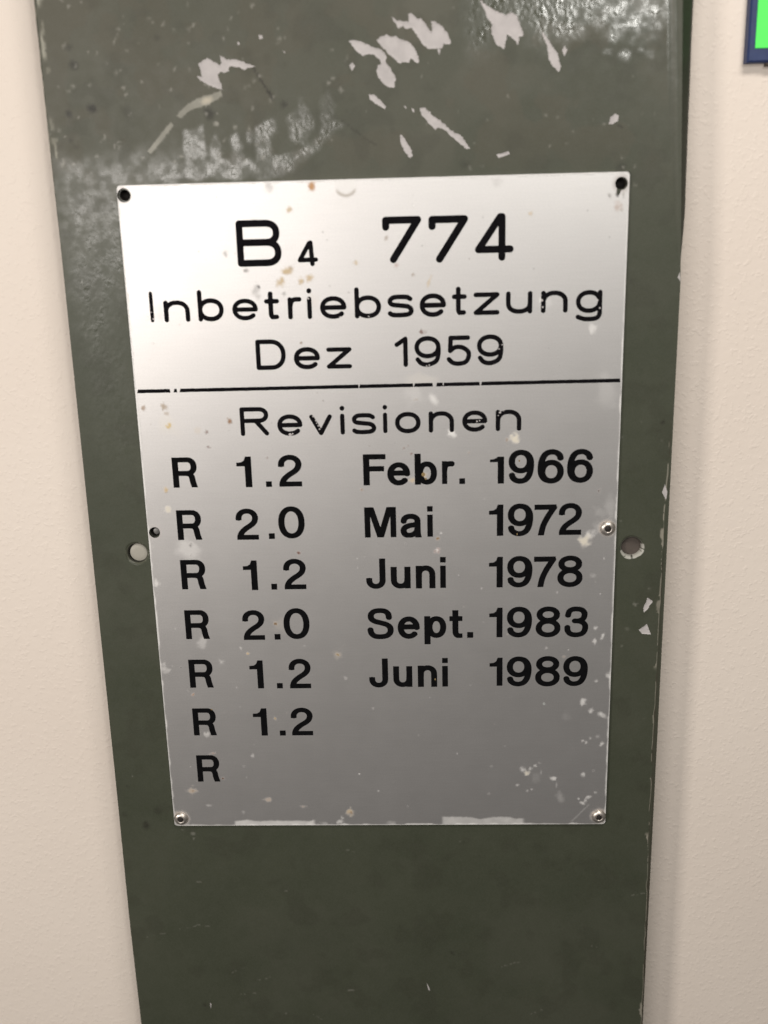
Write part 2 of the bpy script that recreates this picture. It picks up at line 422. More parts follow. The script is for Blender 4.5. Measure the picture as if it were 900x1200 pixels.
def mat_plate():
    t = NT('satin_aluminium'); st = t.attr('stain_and_shade'); a = st.outputs['Alpha']
    base = t.mix(t.rng(t.noise(25, 3), .3, .7, 0, 1), (.615, .60, .59), (.645, .63, .62))
    base = t.mix(t.rng(t.noise(2300, 2, .8), .35, .65, 0, .25), base, (.47, .46, .45))
    base = t.mix(t.rng(t.noise(1500, 2, .7, stretch=(.05, 1, 1.4)), .35, .65, 0, .16), base, (.50, .49, .48))
    t.l(t.mix(a, base, st.outputs['Color']), t.b.inputs['Base Color'])
    t.l(t.math('MULTIPLY', t.math('SUBTRACT', 1., a), .9), t.b.inputs['Metallic'])
    r = t.rng(t.noise(120, 3), .3, .7, .44, .455); t.l(t.math('ADD', r, t.math('MULTIPLY', a, .25)), t.b.inputs['Roughness'])
    b1 = t.bump(t.noise(2400, 2, .7), .00003, .6); b3 = t.bump(a, .00003, .4, b1)
    t.l(b3, t.b.inputs['Normal']); return t.m
def mat_simple(name, col, rough, metal=0., vary=.12, scale=400, bump=.0, spec=.5):
    t = NT(name); t.l(t.mix(t.rng(t.noise(scale, 4, .6), .3, .7, 0, 1), tuple(c*(1-vary) for c in col), tuple(min(1, c*(1+vary)) for c in col)), t.b.inputs['Base Color'])
    t.l(t.rng(t.noise(scale*1.7, 3), .3, .7, rough-.06, rough+.06), t.b.inputs['Roughness']); setp(t.b, Metallic=metal, Specular_IOR_Level=spec)
    if bump: t.l(t.bump(t.noise(scale*1.5, 3), bump, .6), t.b.inputs['Normal'])
    return t.m
M_wall, M_green, M_plate = mat_wall(), mat_green(), mat_plate()
M_primer = mat_simple('bare_pale_filler', (.42, .395, .39), .7, vary=.1, scale=260, bump=.0001)
M_ink = mat_simple('black_print', (.0045, .0045, .005), .8, vary=.3, spec=.03)
M_engr = mat_simple('black_engraving_enamel', (.0045, .004, .005), .75, vary=.4, spec=.05)
M_edge = mat_simple('bare_aluminium_edge', (.72, .71, .69), .34, metal=.8)
M_rivet = mat_simple('tarnished_rivet_metal', (.60, .55, .50), .40, metal=.9, vary=.12, scale=500)
M_black = mat_simple('black_hole_shade', (.012, .009, .007), .8)  # near-black stands in for the darkness inside the holes
M_brown = mat_simple('dark_brown_hole_bottom', (.07, .056, .047), .8)  # in the right bolt hole this brown paints the shaded interior
M_plug = mat_simple('cream_painted_plug', (.33, .315, .27), .6, vary=.05)
M_zinc = mat_simple('dull_zinc_stub', (.16, .155, .15), .5, metal=.4)
M_navy = mat_simple('navy_blue_plastic', (.010, .026, .10), .5)
M_lime = mat_simple('bright_green_film', (.085, .90, .11), .5, vary=.03)

# ---------------------------------------------------------------- wall
WALL = -13.
def build_wall():
    n = 60; xs = np.linspace(-1400, 1500, n); zs = np.linspace(-1350, 1600, n); v = []; f = []
    for z in zs:
        for x in xs: v.append((x, WALL, z))
    for j in range(n-1):
        for i in range(n-1): a = j*n+i; f.append((a, a+1, a+n+1, a+n))
    o = link('wall', mesh('wall', v, f, origin=(0, 0, 0)), None, [M_wall]); o.location = (0, 0, Z0); o['kind'] = 'structure'
build_wall()

# ---------------------------------------------------------------- green painted metal strip
HP = -.9                                            # its front lies .9 mm behind the plate's face
strip = thing('metal_strip', 'tall dark green painted metal strip with pale scratches, behind the nameplate', 'metal strip', (0, 0, Z0))
ztop, zbot = 330., -170.
rowz = np.arange(zbot, ztop+.1, 1.0)
Lz = [-170, -78, -35, 27, 80, 118, 158, 201, 226, 247, 330]
Lx = [-18.3, -18.4, -18.6, -18.1, -17.8, -17.3, -17.5, -17.6, -17.8, -17.9, -18.1]
Rz = [-170, -78, -40, 1.8, 35, 61, 91, 125, 173, 189, 221, 242, 330]
Rx = [155.6, 155.4, 155.0, 154.5, 154.3, 154.4, 154.3, 154.9, 155.1, on_plane(804, 250, -2.5)[0], on_plane(811, 100, -4.6)[0], on_plane(815, 0, -5.6)[0], on_plane(815, 0, -5.6)[0]]
lx = np.interp(rowz, Lz, Lx)+.10*(vnoise(rowz, rowz*0, 2.2, 3)-.5)+.22*np.maximum(0, vnoise(rowz, rowz*0, 1.7, 8)-.8)
nick = np.where(rowz < 128, 1., .15)
rx = np.interp(rowz, Rz, Rx)+nick*(.4*(vnoise(rowz, rowz*0, 3.1, 5)-.5)-1.3*np.maximum(0, vnoise(rowz, rowz*0, 1.6, 6)-.78))
rrad = .25+8.0*sstep(150, 240, rowz); lrad = .25+1.0*sstep(200, 260, rowz)
outline = [(rx[i]-rrad[i], rowz[i]) for i in range(len(rowz))]+[(lx[i]+lrad[i], rowz[i]) for i in range(len(rowz)-1, -1, -1)]

def chip(scale, ox, oy, pts): return [on_plane(ox+x/scale, oy+y/scale, HP) for x, y in pts]
CH = [
 chip(5.625, 400, 0, [(48,268),(75,262),(115,272),(170,292),(212,312),(252,322),(285,345),(297,375),(290,402),(310,435),(340,482),(360,520),(348,540),(355,572),(322,578),(285,560),(245,510),(232,465),(240,430),(262,420),(255,395),(215,360),(170,358),(140,368),(110,345),(72,305)]),
 chip(5.625, 400, 0, [(232,262),(265,238),(300,228),(330,242),(360,235),(395,262),(425,268),(455,285),(475,305),(500,352),(512,400),(502,418),(455,385),(450,412),(400,408),(388,422),(345,380),(312,358),(290,325),(262,305)]),
 chip(5.625, 400, 0, [(330,108),(365,135),(410,140),(447,145),(438,95),(462,88),(500,125),(528,122),(560,168),(590,212),(600,180),(592,138),(625,145),(665,170),(705,232),(722,275),(712,292),(675,285),(665,320),(628,318),(600,320),(570,322),(530,285),(500,235),(468,185),(430,190),(405,170),(375,188),(348,145)]),
 chip(5.625, 400, 0, [(630,318),(655,325),(645,362)]),
 chip(5.625, 400, 0, [(52,430),(72,412),(92,435),(68,468)]),
 chip(5.625, 540, 0, [(125,2),(165,30),(215,62),(255,85),(300,98),(335,80),(372,98),(388,160),(412,210),(412,235),(385,240),(378,298),(352,262),(318,238),(305,225),(298,265),(285,325),(232,292),(205,230),(198,185),(210,160),(180,125),(155,60)]),
 chip(5.625, 540, 0, [(528,195),(560,238),(600,300),(640,360),(660,440),(648,475),(605,440),(580,385),(570,310)]),
 chip(5.625, 540, 0, [(668,330),(685,300),(702,330),(682,370)]),
 chip(4.5, 420, 90, [(55,95),(80,92),(115,120),(145,158),(140,172),(100,148),(65,122)]),
 chip(4.5, 420, 90, [(240,150),(252,160),(250,170)]), chip(4.5, 420, 90, [(280,165),(292,170),(295,188),(286,184)]),
 chip(4.5, 420, 90, [(325,165),(350,162),(400,210),(450,245),(480,278),(540,308),(590,378),(570,382),(510,330),(455,280),(420,268),(405,282),(370,245),(330,195)]),
 chip(4.5, 420, 90, [(222,305),(232,308),(275,375),(287,412),(274,430),(248,402),(224,350)]),
 chip(4.5, 420, 90, [(728,410),(792,393),(798,408),(740,428)]),
 chip(5.625, 160, 50, [(408,140),(465,100),(500,118),(548,150),(560,130),(548,82),(600,112),(660,110),(740,140),(785,158),(740,165),(712,180),(672,160),(630,155),(608,165),(612,190),(575,200),(548,192),(535,215),(570,315),(530,302),(470,275),(420,250),(398,222),(432,222),(425,190)]),
 chip(5.3, 660, 0, [(280,770),(290,730),(322,705),(345,718),(338,755),(305,772)]),
 chip(7.06, 690, 590, [(450,870),(488,778),(528,810),(482,878),(455,905)]),
 chip(7.06, 690, 590, [(412,1045),(480,998),(515,1085),(440,1078)]),
 chip(2.4, 720, 200, [(134,905),(142,882),(150,905),(145,925)]),
 chip(2.4, 720, 200, [(178,300),(184,285),(186,312)]),
 chip(1, 0, 0, [(278,50),(280,49),(281,52),(279,53)]), chip(1, 0, 0, [(303,41),(307,41),(308,45),(304,46)]), chip(1, 0, 0, [(331,59),(334,61),(334,63)]),
 chip(1, 0, 0, [(500,1152),(503,1157),(504,1161),(502,1160)]), chip(1, 0, 0, [(246,1175),(248,1177),(247,1182)]),
]
SCR = [chip(5.625, 160, 50, [(75,715),(210,548),(228,530),(242,545),(100,722),(88,728)]),
       chip(5.625, 160, 50, [(268,482),(290,455),(330,415),(390,380),(450,352),(510,340),(552,322),(562,340),(535,368),(470,408),(410,422),(360,440),(320,470),(290,495)])]
chips = [ragged(c, .17 if len(c) > 4 else .05, .33, i) for i, c in enumerate(CH)]+[ragged(c, .06, .5, 90+i) for i, c in enumerate(SCR)]
HL = on_plane(161.0, 648, -1.2); HR = on_plane(740.3, 641, -1.2)
PH = {'tl': on_plane(145.3, 229), 'tr': on_plane(728.3, 215), 'ml': on_plane(181.2, 624)}
RV = [on_plane(712, 619), on_plane(212.3, 959), on_plane(701.5, 956.5)]
RIM = 3.75
mount = [circle(*HL, RIM, 36, .03, 1), circle(*HR, RIM, 36, .035, 2)]
under = [circle(*PH[k], 1.5, 24) for k in ('tl', 'tr', 'ml')]
ez = np.arange(-90, 132, .3); ee = np.concatenate([np.stack([np.interp(ez, rowz, rx)-d, ez], 1) for d in (.45, .65, .9)])
V, F, ids = sheet(outline, mount+under, .6, seed=3, keep_inside=chips, extra=ee)
cen = V[F].mean(1)
F = F[~in_loops(cen, mount+under)]; cen = V[F].mean(1)
isc = in_loops(cen, chips[:-2]); iss = in_loops(cen, chips[-2:])
hgt = np.full(len(V), HP)
bd = set(i for l in ids for i in l)
vin = np.zeros(len(V), bool); vin[F[isc].ravel()] = True
for i in bd: vin[i] = False
hgt[vin] -= .12
n0 = len(V); verts = [(V[i, 0], hgt[i], V[i, 1]) for i in range(n0)]
sheet_me = mesh('painted_sheet', verts, F[:, ::1].tolist())
def orient(me):
    """make the faces of a flat front look towards the viewer (-y)"""
    nrm = np.zeros(len(me.polygons)*3); me.polygons.foreach_get('normal', nrm)
    if nrm.reshape(-1, 3)[:, 1].mean() > 0: me.flip_normals()
orient(sheet_me)
sh = link('painted_sheet', sheet_me, strip, [M_green, M_primer])
mi = np.where(isc, 1, 0).astype(np.int32); sheet_me.polygons.foreach_set('material_index', mi)
mk = Marks(V, HP); X, Z = V[:, 0], V[:, 1]
WARM, PALE, DARK = (.12, .105, .08), (.30, .29, .255), (.018, .017, .012)
dirt = sstep(140, 235, Z+18*(fbm(X, Z, 40, 2)-.5)-.12*X)*(.45+.75*(fbm(X, Z, 22, 4)-.35))
dirt += .45*sstep(.5, .68, fbm(X, Z, 16, 9))*sstep(185, 215, Z)*sstep(60, 80, X)
dirt = dirt*(1-.45*sstep(50, 120, X))
mud = sstep(.52, .6, fbm(X, Z, 9, 31, 4))*sstep(195, 210, Z)*.35
mk.put((.075, .066, .045), mud)
for q in ((87,77,3.4,.9),(80,56,3,.5),(108,127,4,1),(80,134,3.2,.9),(148,131,4,.3),(83,165,2,.5),(89,173,2.4,.4),(776,495,2,.9),(772,504,1.6,.7),(172,967,4,.9),(184,950,4,.5),(146,955,3.5,.4),(184,44,3,.4),(333,122,3,.7),(245,133,5,.8),(739,330,3,.4),(530,1117,2,.6),(800,1035,3,.3),(240,1178,2,.5),(544,193,4,.5),(728,197,5,.5),(800,420,3,.4)):
    mk.blob(q[0], q[1], q[2]*1.35, DARK, q[3], ragged=.55, soft=.8)
for a, b, w, k in (((297,80),(312,104),1.4,.7),((312,104),(320,116),1.6,.6),((392,136),(440,170),1.2,.5),((730,150),(716,140),1.2,.3)):
    for t in np.linspace(0, 1, 22): mk.blob(a[0]+(b[0]-a[0])*t, a[1]+(b[1]-a[1])*t, w, DARK, k, ragged=.4)
r = random.Random(4)
for i in range(120):
    px = r.uniform(55, 330); py = r.uniform(-60, 200)
    mk.blob(px, py, r.uniform(.9, 2.2), PALE, r.uniform(.2, .65), ry=r.uniform(1.2, 3.2), ang=r.uniform(-50, -10), ragged=.5, seed=i)
for i in range(60):
    px = r.uniform(330, 800); py = r.uniform(-60, 200)
    mk.blob(px, py, r.uniform(.8, 1.8), PALE, r.uniform(.1, .4), ry=r.uniform(1., 2.6), ang=r.uniform(-50, 50), ragged=.5, seed=i)
for i in range(190):
    px = r.uniform(100, 800); py = r.uniform(200, 1250)
    mk.blob(px, py, r.uniform(.7, 1.6), r.choice((PALE, DARK, DARK)), r.uniform(.12, .45), ragged=.5, seed=i)
for px, py, w, k in ((729,185,1.5,.35),(731,196,1.6,.45),(744,217,2,.45),(200,105,2,.6),(253,145,3,.8),(275,149,2.2,.6),(292,150,2,.5),(255,132,1.6,.5),(400,105,3,.6),(385,97,2.6,.7),(390,92,2.6,.6),(226,977,3,.35),(227,983,2,.3),(214,973,2,.4),(760,690,2,.3),(744,708,2.4,.4),(735,737,3,.15)):
    mk.blob(px, py, w, PALE, k, ragged=.6)
for i in range(26):                                   # pale rubbed paint along the left fold
    py = r.uniform(-60, 75) if i < 20 else r.uniform(60, 190)
    mk.blob(40+py*.115+r.uniform(2, 7), py, r.uniform(1.5, 3.2), (.34, .33, .27), r.uniform(.3, .8), ry=r.uniform(3, 7), ragged=.6, seed=i)
dz = np.interp(Z, rowz, rx)-X                         # bare line where the right edge is knocked
edge = sstep(.34, .42, vnoise(Z, Z*0, 9, 12)*.6+vnoise(Z, Z*0, 2.2, 14)*.4)*sstep(134, 122, Z)*np.where((dz > .32) & (dz < .58+.5*(vnoise(Z, Z*0, 5, 15)-.5)), 1, 0)
mk.put((.25, .235, .19), edge*.75)
wide = .45+1.1*sstep(.55, .8, vnoise(Z, Z*0, 7, 17))*(.6+.4*vnoise(Z, Z*0, 1.3, 18))      # filler laid bare in longer flakes
mk.put((.27, .25, .205), .85*sstep(.5, .58, vnoise(Z, Z*0, 11, 19)*.7+vnoise(Z, Z*0, 1.8, 23)*.3)*sstep(133, 124, Z)*((dz > .36) & (dz < wide)))
mk.put((.035, .026, .018), .8*sstep(.30, .40, vnoise(Z, Z*0, 4, 27))*sstep(136, 128, Z)*(dz < .34))
ss = np.zeros(len(V)); ss[F[iss].ravel()] = .8; mk.put((.33, .32, .275), ss*(.75+.5*(fbm(X, Z, 2, 5)-.5)))
mk.blob(243, 117, 7, (.50, .45, .36), .75, ry=3.5, ang=25)
for i in range(16):                                   # faint hairline scuffs and rubbed patches lower down
    px = r.uniform(150, 740); py = r.uniform(975, 1190); an = r.uniform(-.5, .5); L_ = r.uniform(5, 22)
    for t in np.linspace(0, 1, 12): mk.blob(px+L_*t*math.cos(an), py-L_*t*math.sin(an), .8, PALE, .28, ragged=.5, seed=i)
mk.put((.085, .083, .066), .14*sstep(.55, .75, fbm(X, Z, 26, 93, 4)))
mk.put((.03, .03, .02), .22*sstep(.56, .7, fbm(X, Z, 7, 95, 4)))
mk.store(sheet_me); fattr(sheet_me, 'dirt', np.clip(dirt, 0, 1))
# where the dull film is worn off and the wrinkled gloss paint shows
gm = np.zeros(len(V))
def gloss(poly, soft=1.6, k=1., n=.5):
    global gm
    P_ = [on_plane(x, y, HP) for x, y in poly]; a = np.array(P_); mn = a.min(0)-4; mx = a.max(0)+4
    idx = np.where((X > mn[0]) & (X < mx[0]) & (Z > mn[1]) & (Z < mx[1]))[0]
    d = poly_field(X[idx], Z[idx], P_)+n*3.2*(fbm(X[idx], Z[idx], 3.2, 41, 4)-.5)
    gm[idx] = np.maximum(gm[idx], k*(1-sstep(-soft*.5, soft*.5, d)))
def g5(pts): return [(200+x/4.09, 90+y/4.09) for x, y in pts]
for pl in ([(60,260),(150,238),(170,330),(168,470),(60,470)], [(185,330),(215,275),(245,330),(235,420),(195,410)], [(275,300),(310,270),(350,330),(345,420),(285,430)],
           [(362,270),(388,262),(385,315),(366,320)], [(410,240),(490,205),(505,260),(480,300),(500,430),(400,430)], [(560,200),(625,110),(660,160),(690,250),(640,330),(585,320),(575,270)],
           [(722,90),(760,55),(785,130),(780,200),(830,230),(790,270),(715,280)], [(-60,400),(180,398),(360,400),(560,370),(700,290),(800,240),(780,290),(640,400),(540,480),(-60,500)]):
    gloss(g5(pl), 1.0, 1., .75)
gloss([(70,190),(130,185),(215,175),(215,225),(150,330),(120,420),(112,430),(92,380),(80,300),(68,240)], 8, .8, 1.2)
gloss([(95,380),(150,330),(160,470),(150,560),(118,520)], 10, .45)
gloss([(520,-160),(800,-160),(792,25),(760,45),(700,30),(640,55),(600,25),(555,60),(545,0)], 9, 1., 1.5)
for px, py, rr in ((733,63,6),(762,61,5),(712,60,3),(741,49,4),(718,46,4),(751,57,3)): gloss([(px-rr,py+1),(px-1,py-rr*.8),(px+rr,py-1),(px+2,py+rr*.8)], 1.6, .9, .8)
gm = gm*(.5+.65*sstep(.34, .62, fbm(X, Z, 2.0, 61, 3)))*np.where(X < 75, .8, 1)
fattr(sheet_me, 'gloss', np.clip(gm, 0, 1))

def fold(name, xe, rad, side, right):
    """rounded fold from the front face back to the wall"""
    v = []; f = []; K = 7; W = K+2
    for i, z in enumerate(rowz):
        for k in range(K+1):
            a = math.pi/2*k/K; big = min(1, max(0, (rad[i]-1.3)/1.5))
            ca, cb = ((-1, 0), (-.95, .012), (-.9, .03), (-.84, .07), (-.12, .60), (-.05, .68), (-.01, .78), (0, .9))[k]
            ox = (1-big)*(-1+math.sin(a))+big*ca; oh = (1-big)*(1-math.cos(a))+big*cb
            v.append((xe[i]+side*rad[i]*ox, HP-rad[i]*oh, z))
        v.append((xe[i]+(.0 if right else 0), WALL-.5, z))
    for i in range(len(rowz)-1):
        for k in range(W-1):
            a = i*W+k; q = (a, a+W, a+W+1, a+1); f.append(q if right else q[::-1])
    me = mesh(name, v, f, True); fattr(me, 'dirt', [.35 if right else .6 for _ in v]) if False else fattr(me, 'dirt', [.0]*len(v)); fattr(me, 'gloss', [.05]*len(v))
    a = me.attributes.new('stain_and_shade', 'FLOAT_COLOR', 'POINT')
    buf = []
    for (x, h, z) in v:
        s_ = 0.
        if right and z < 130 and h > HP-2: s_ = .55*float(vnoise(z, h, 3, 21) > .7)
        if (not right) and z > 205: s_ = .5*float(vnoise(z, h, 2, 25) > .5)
        if right and z > 140 and h < HP-.02: buf += [.020, .021, .014, .85*min(1., max(0., (z-145)/55))]  # dark colour stands in for shade on the turned-away upper fold
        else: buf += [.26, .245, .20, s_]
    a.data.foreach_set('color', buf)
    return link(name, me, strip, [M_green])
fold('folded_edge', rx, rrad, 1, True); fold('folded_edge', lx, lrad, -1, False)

def lathe(name, cx, cz, prof, mat, parent, n=32, smooth_=True, wob=0., seed=0, closed=True):
    """profile of (radius, h) revolved about the axis that points out of the wall; its last point is the closed bottom"""
    v = []; f = []
    for k, (r_, h) in enumerate(prof):
        for i in range(n):
            a = 2*math.pi*i/n; w = 1+wob*math.sin(3*a+seed)+wob*math.sin(7*a+seed*3)*.5
            v.append((cx+r_*w*math.cos(a), h, cz+r_*w*math.sin(a)))
    for k in range(len(prof)-1):
        for i in range(n): j = (i+1) % n; f.append((k*n+i, k*n+j, (k+1)*n+j, (k+1)*n+i))
    if closed: f.append(tuple(range((len(prof)-1)*n, len(prof)*n)))
    return link(name, mesh(name, v, f, smooth_), parent, [mat])
def hole_rim(c, worn, seed):
    n = 72; prof = [(RIM, HP), (3.45, HP-.12), (3.05, HP-.55), (2.9, HP-.9), (2.88, HP-2.0)]; v = []; f = []; col = []
    for k, (r_, h) in enumerate(prof):
        for i in range(n):
            a = 2*math.pi*i/n; w = (1+.03*math.sin(3*a+seed)) if k == 0 else 1
            v.append((c[0]+r_*w*math.cos(a), h, c[1]+r_*w*math.sin(a)))
            d = math.degrees(a) % 360
            nz = float(vnoise(i*.9, k*2.1, 2.3, seed))
            if worn: s_ = (1. if (195 < d < 350 or d > 350 or d < 20) and nz > .3 and k >= 1 else (.8 if 200 < d < 345 and nz > .6 else 0)); rgb = (.40, .39, .35)
            else: s_ = (.55 if (nz > .7) else 0); rgb = (.25, .25, .19)
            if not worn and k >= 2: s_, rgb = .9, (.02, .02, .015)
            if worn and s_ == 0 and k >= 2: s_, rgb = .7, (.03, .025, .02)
            col += [*rgb, s_]
    for k in range(len(prof)-1):
        for i in range(n): j = (i+1) % n; f.append((k*n+i, k*n+j, (k+1)*n+j, (k+1)*n+i))
    me = mesh('hole_rim', v, f, True); a_ = me.attributes.new('stain_and_shade', 'FLOAT_COLOR', 'POINT'); a_.data.foreach_set('color', col)
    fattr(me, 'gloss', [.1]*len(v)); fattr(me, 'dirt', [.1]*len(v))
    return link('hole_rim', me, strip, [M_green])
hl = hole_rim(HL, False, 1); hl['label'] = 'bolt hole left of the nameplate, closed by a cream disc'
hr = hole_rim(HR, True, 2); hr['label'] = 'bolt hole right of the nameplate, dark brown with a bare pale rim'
pl = lathe('hole_plug', HL[0]+.25, HL[1]-.1, [(2.9, HP-1.9), (2.68, HP-1.15), (2.55, HP-1.05), (1.2, HP-1.0)], M_plug, hl)
pr = lathe('hole_plug', HR[0], HR[1], [(3.0, HP-1.9), (1.5, HP-1.95)], M_brown, hr)

# ---------------------------------------------------------------- nameplate
plate = thing('nameplate', 'engraved silver metal nameplate with black lettering, riveted to the green metal strip', 'nameplate', (0, 0, Z0))
PW, PHt = 140.0, 200.34
def rrect(x0, z0, x1, z1, rad, n=6, step=1.5, wob=.03):
    out = []
    for cx, cz, a0 in ((x1-rad, z0+rad, -90), (x1-rad, z1-rad, 0), (x0+rad, z1-rad, 90), (x0+rad, z0+rad, 180)):
        for i in range(n+1):
            a = math.radians(a0+90*i/n); out.append((cx+rad*math.cos(a), cz+rad*math.sin(a)))
    o = []
    for i in range(len(out)):
        a, b = out[i], out[(i+1) % len(out)]; L = math.hypot(b[0]-a[0], b[1]-a[1]); k = max(1, int(L/step))
        for j in range(k):
            t = j/k; g = wob if j else 0
            o.append((a[0]+(b[0]-a[0])*t+_r.uniform(-g, g), a[1]+(b[1]-a[1])*t+_r.uniform(-g, g)))
    return o
_r = random.Random(2)
BV = .14
outl = rrect(BV, BV, PW-BV, PHt-BV, .9)

ROWS = [
('E', [('B', 32.23, 177.67, 12.4, 12.53), ('4small', 49.01, 177.4, 5.72, 6.99), ('7', 72.74, 177.71, 10.79, 12.47), ('7', 85.49, 177.5, 10.89, 12.58), ('4', 98.23, 177.65, 10.65, 12.72)]) ,
('E', [('I', 6.41, 162.91, 1.05, 8.62), ('n', 10.34, 162.83, 7.43, 6.07), ('b', 20.08, 162.81, 7.35, 8.79), ('e', 29.85, 162.89, 7.26, 6.05), ('t', 38.96, 162.98, 4.28, 7.8), ('r', 45.59, 162.88, 4.0, 6.2), ('i', 51.04, 162.85, 1.4, 8.56), ('e', 54.7, 162.76, 7.46, 6.34), ('b', 64.46, 162.73, 7.47, 8.64), ('s', 73.73, 162.74, 7.34, 6.39), ('e', 82.74, 162.69, 7.39, 6.53), ('t', 91.77, 163.05, 4.17, 7.84), ('z', 97.82, 162.94, 7.27, 6.24), ('u', 106.86, 163.04, 7.36, 6.23), ('n', 116.61, 163.08, 7.48, 6.16), ('g', 126.3, 160.51, 7.33, 8.66)]) ,
('E', [('D', 35.78, 148.72, 8.57, 8.68), ('e', 46.63, 148.66, 7.48, 6.37), ('z', 55.96, 148.69, 7.25, 6.08), ('1', 75.42, 148.79, 3.76, 8.61), ('9', 81.06, 148.67, 7.5, 8.74), ('5', 90.14, 148.76, 7.0, 8.62), ('9', 98.76, 148.75, 7.49, 8.76)]) ,
('E', [('R', 30.03, 129.56, 8.33, 8.48), ('e', 40.83, 129.38, 7.34, 6.33), ('v', 50.23, 129.39, 6.62, 6.1), ('i', 59.14, 129.46, 1.41, 8.47), ('s', 62.58, 129.43, 7.05, 6.26), ('i', 71.57, 129.61, 1.34, 8.37), ('o', 75.09, 129.49, 7.41, 6.3), ('n', 84.82, 129.57, 7.34, 6.25), ('e', 94.5, 129.59, 7.23, 6.25), ('n', 104.14, 129.65, 7.4, 6.26)]) ,
('B', [('R', 9.0, 114.3, 7.3, 9.18), ('1', 28.09, 114.1, 4.43, 9.32), ('.', 36.56, 114.08, 1.76, 1.72), ('2', 40.38, 114.09, 6.98, 9.63), ('F', 65.43, 114.07, 6.66, 9.39), ('e', 72.47, 113.89, 6.74, 7.04), ('b', 80.54, 113.99, 6.55, 9.4), ('r', 88.52, 114.1, 3.75, 6.91), ('.', 93.57, 114.01, 1.69, 1.76), ('1low', 102.54, 113.98, 4.11, 8.11), ('9', 107.95, 113.8, 7.45, 10.25), ('6', 116.38, 113.72, 7.67, 10.33), ('6', 124.95, 113.81, 7.55, 10.17)]) ,
('B', [('R', 9.04, 98.01, 7.37, 9.32), ('2', 26.82, 97.8, 6.77, 9.73), ('.', 36.51, 97.95, 1.79, 1.78), ('0', 39.55, 98.01, 7.91, 10.02), ('M', 65.34, 97.95, 9.43, 9.4), ('a', 76.02, 97.76, 6.33, 7.42), ('i', 84.0, 97.94, 1.66, 9.5), ('1', 102.29, 97.9, 4.24, 9.68), ('9', 107.82, 97.69, 7.53, 10.13), ('7', 115.67, 97.85, 6.68, 9.53), ('2', 122.86, 97.89, 6.78, 9.84)]) ,
('B', [('R', 9.01, 82.22, 7.53, 9.47), ('1', 28.02, 81.69, 4.31, 9.54), ('.', 36.37, 81.78, 1.78, 1.91), ('2', 40.28, 81.81, 6.86, 9.75), ('J', 65.28, 81.63, 5.92, 9.67), ('u', 72.75, 81.62, 6.01, 6.98), ('n', 80.31, 81.58, 5.92, 7.33), ('i', 87.67, 81.65, 1.71, 9.88), ('1', 102.33, 81.59, 4.15, 9.75), ('9', 107.77, 81.5, 7.59, 10.01), ('7', 115.77, 81.54, 6.62, 9.69), ('8', 122.8, 81.41, 7.57, 10.02)]) ,
('B', [('R', 9.01, 65.84, 7.41, 9.56), ('2', 26.79, 65.35, 6.82, 9.83), ('.', 36.47, 65.36, 1.84, 1.88), ('0', 39.46, 65.48, 8.0, 10.18), ('S', 65.21, 65.15, 8.07, 10.21), ('e', 74.49, 65.17, 6.79, 7.36), ('p', 82.64, 63.29, 6.73, 9.28), ('t', 90.33, 65.28, 3.98, 9.13), ('.', 95.72, 65.3, 1.87, 1.9), ('1', 102.45, 65.37, 4.05, 9.7), ('9', 107.81, 65.24, 7.64, 10.05), ('8', 116.55, 65.19, 7.58, 10.07), ('3', 125.28, 65.09, 7.24, 10.06)]) ,
('B', [('R', 9.01, 49.38, 7.45, 9.57), ('1', 28.0, 48.96, 4.27, 9.52), ('.', 36.33, 48.91, 1.84, 1.82), ('2', 40.29, 48.87, 6.85, 10.01), ('J', 65.27, 48.92, 5.93, 9.78), ('u', 72.78, 49.0, 5.92, 7.04), ('n', 80.4, 48.97, 5.99, 7.3), ('i', 87.97, 49.02, 1.77, 9.66), ('1', 102.6, 49.14, 4.0, 9.46), ('9', 107.88, 48.85, 7.67, 10.08), ('8', 116.64, 48.76, 7.61, 10.21), ('9', 125.22, 48.79, 7.57, 10.08)]) ,
('B', [('R', 8.95, 32.8, 7.36, 9.46), ('1', 28.14, 32.57, 4.4, 9.52), ('.', 36.38, 32.53, 1.87, 1.79), ('2', 40.13, 32.56, 6.93, 9.64)]) ,
('B', [('R', 8.99, 16.26, 7.28, 9.49)]) ,
]
WORDS = [[('B', 1), ('4', 1), ('774', 3)], [('Inbetriebsetzung', 16)], [('Dez', 3), ('1959', 4)], [('Revisionen', 10)],
 [('R', 1), ('1.2', 3), ('Febr.', 5), ('1966', 4)], [('R', 1), ('2.0', 3), ('Mai', 3), ('1972', 4)], [('R', 1), ('1.2', 3), ('Juni', 4), ('1978', 4)],
 [('R', 1), ('2.0', 3), ('Sept.', 5), ('1983', 4)], [('R', 1), ('1.2', 3), ('Juni', 4), ('1989', 4)], [('R', 1), ('1.2', 3)], [('R', 1)]]
engr_words = []; print_words = []
for ri, ((style, row), words) in enumerate(zip(ROWS, WORDS)):
    k = 0
    for w, n in words:
        loops = []
        for (ch, x, z, ww, hh) in row[k:k+n]:
            loops += [[(x+p[0]*ww, z+p[1]*hh) for p in lp] for lp in glyph(style, ch)]
        k += n; (engr_words if style == 'E' else print_words).append((w, loops, ri))
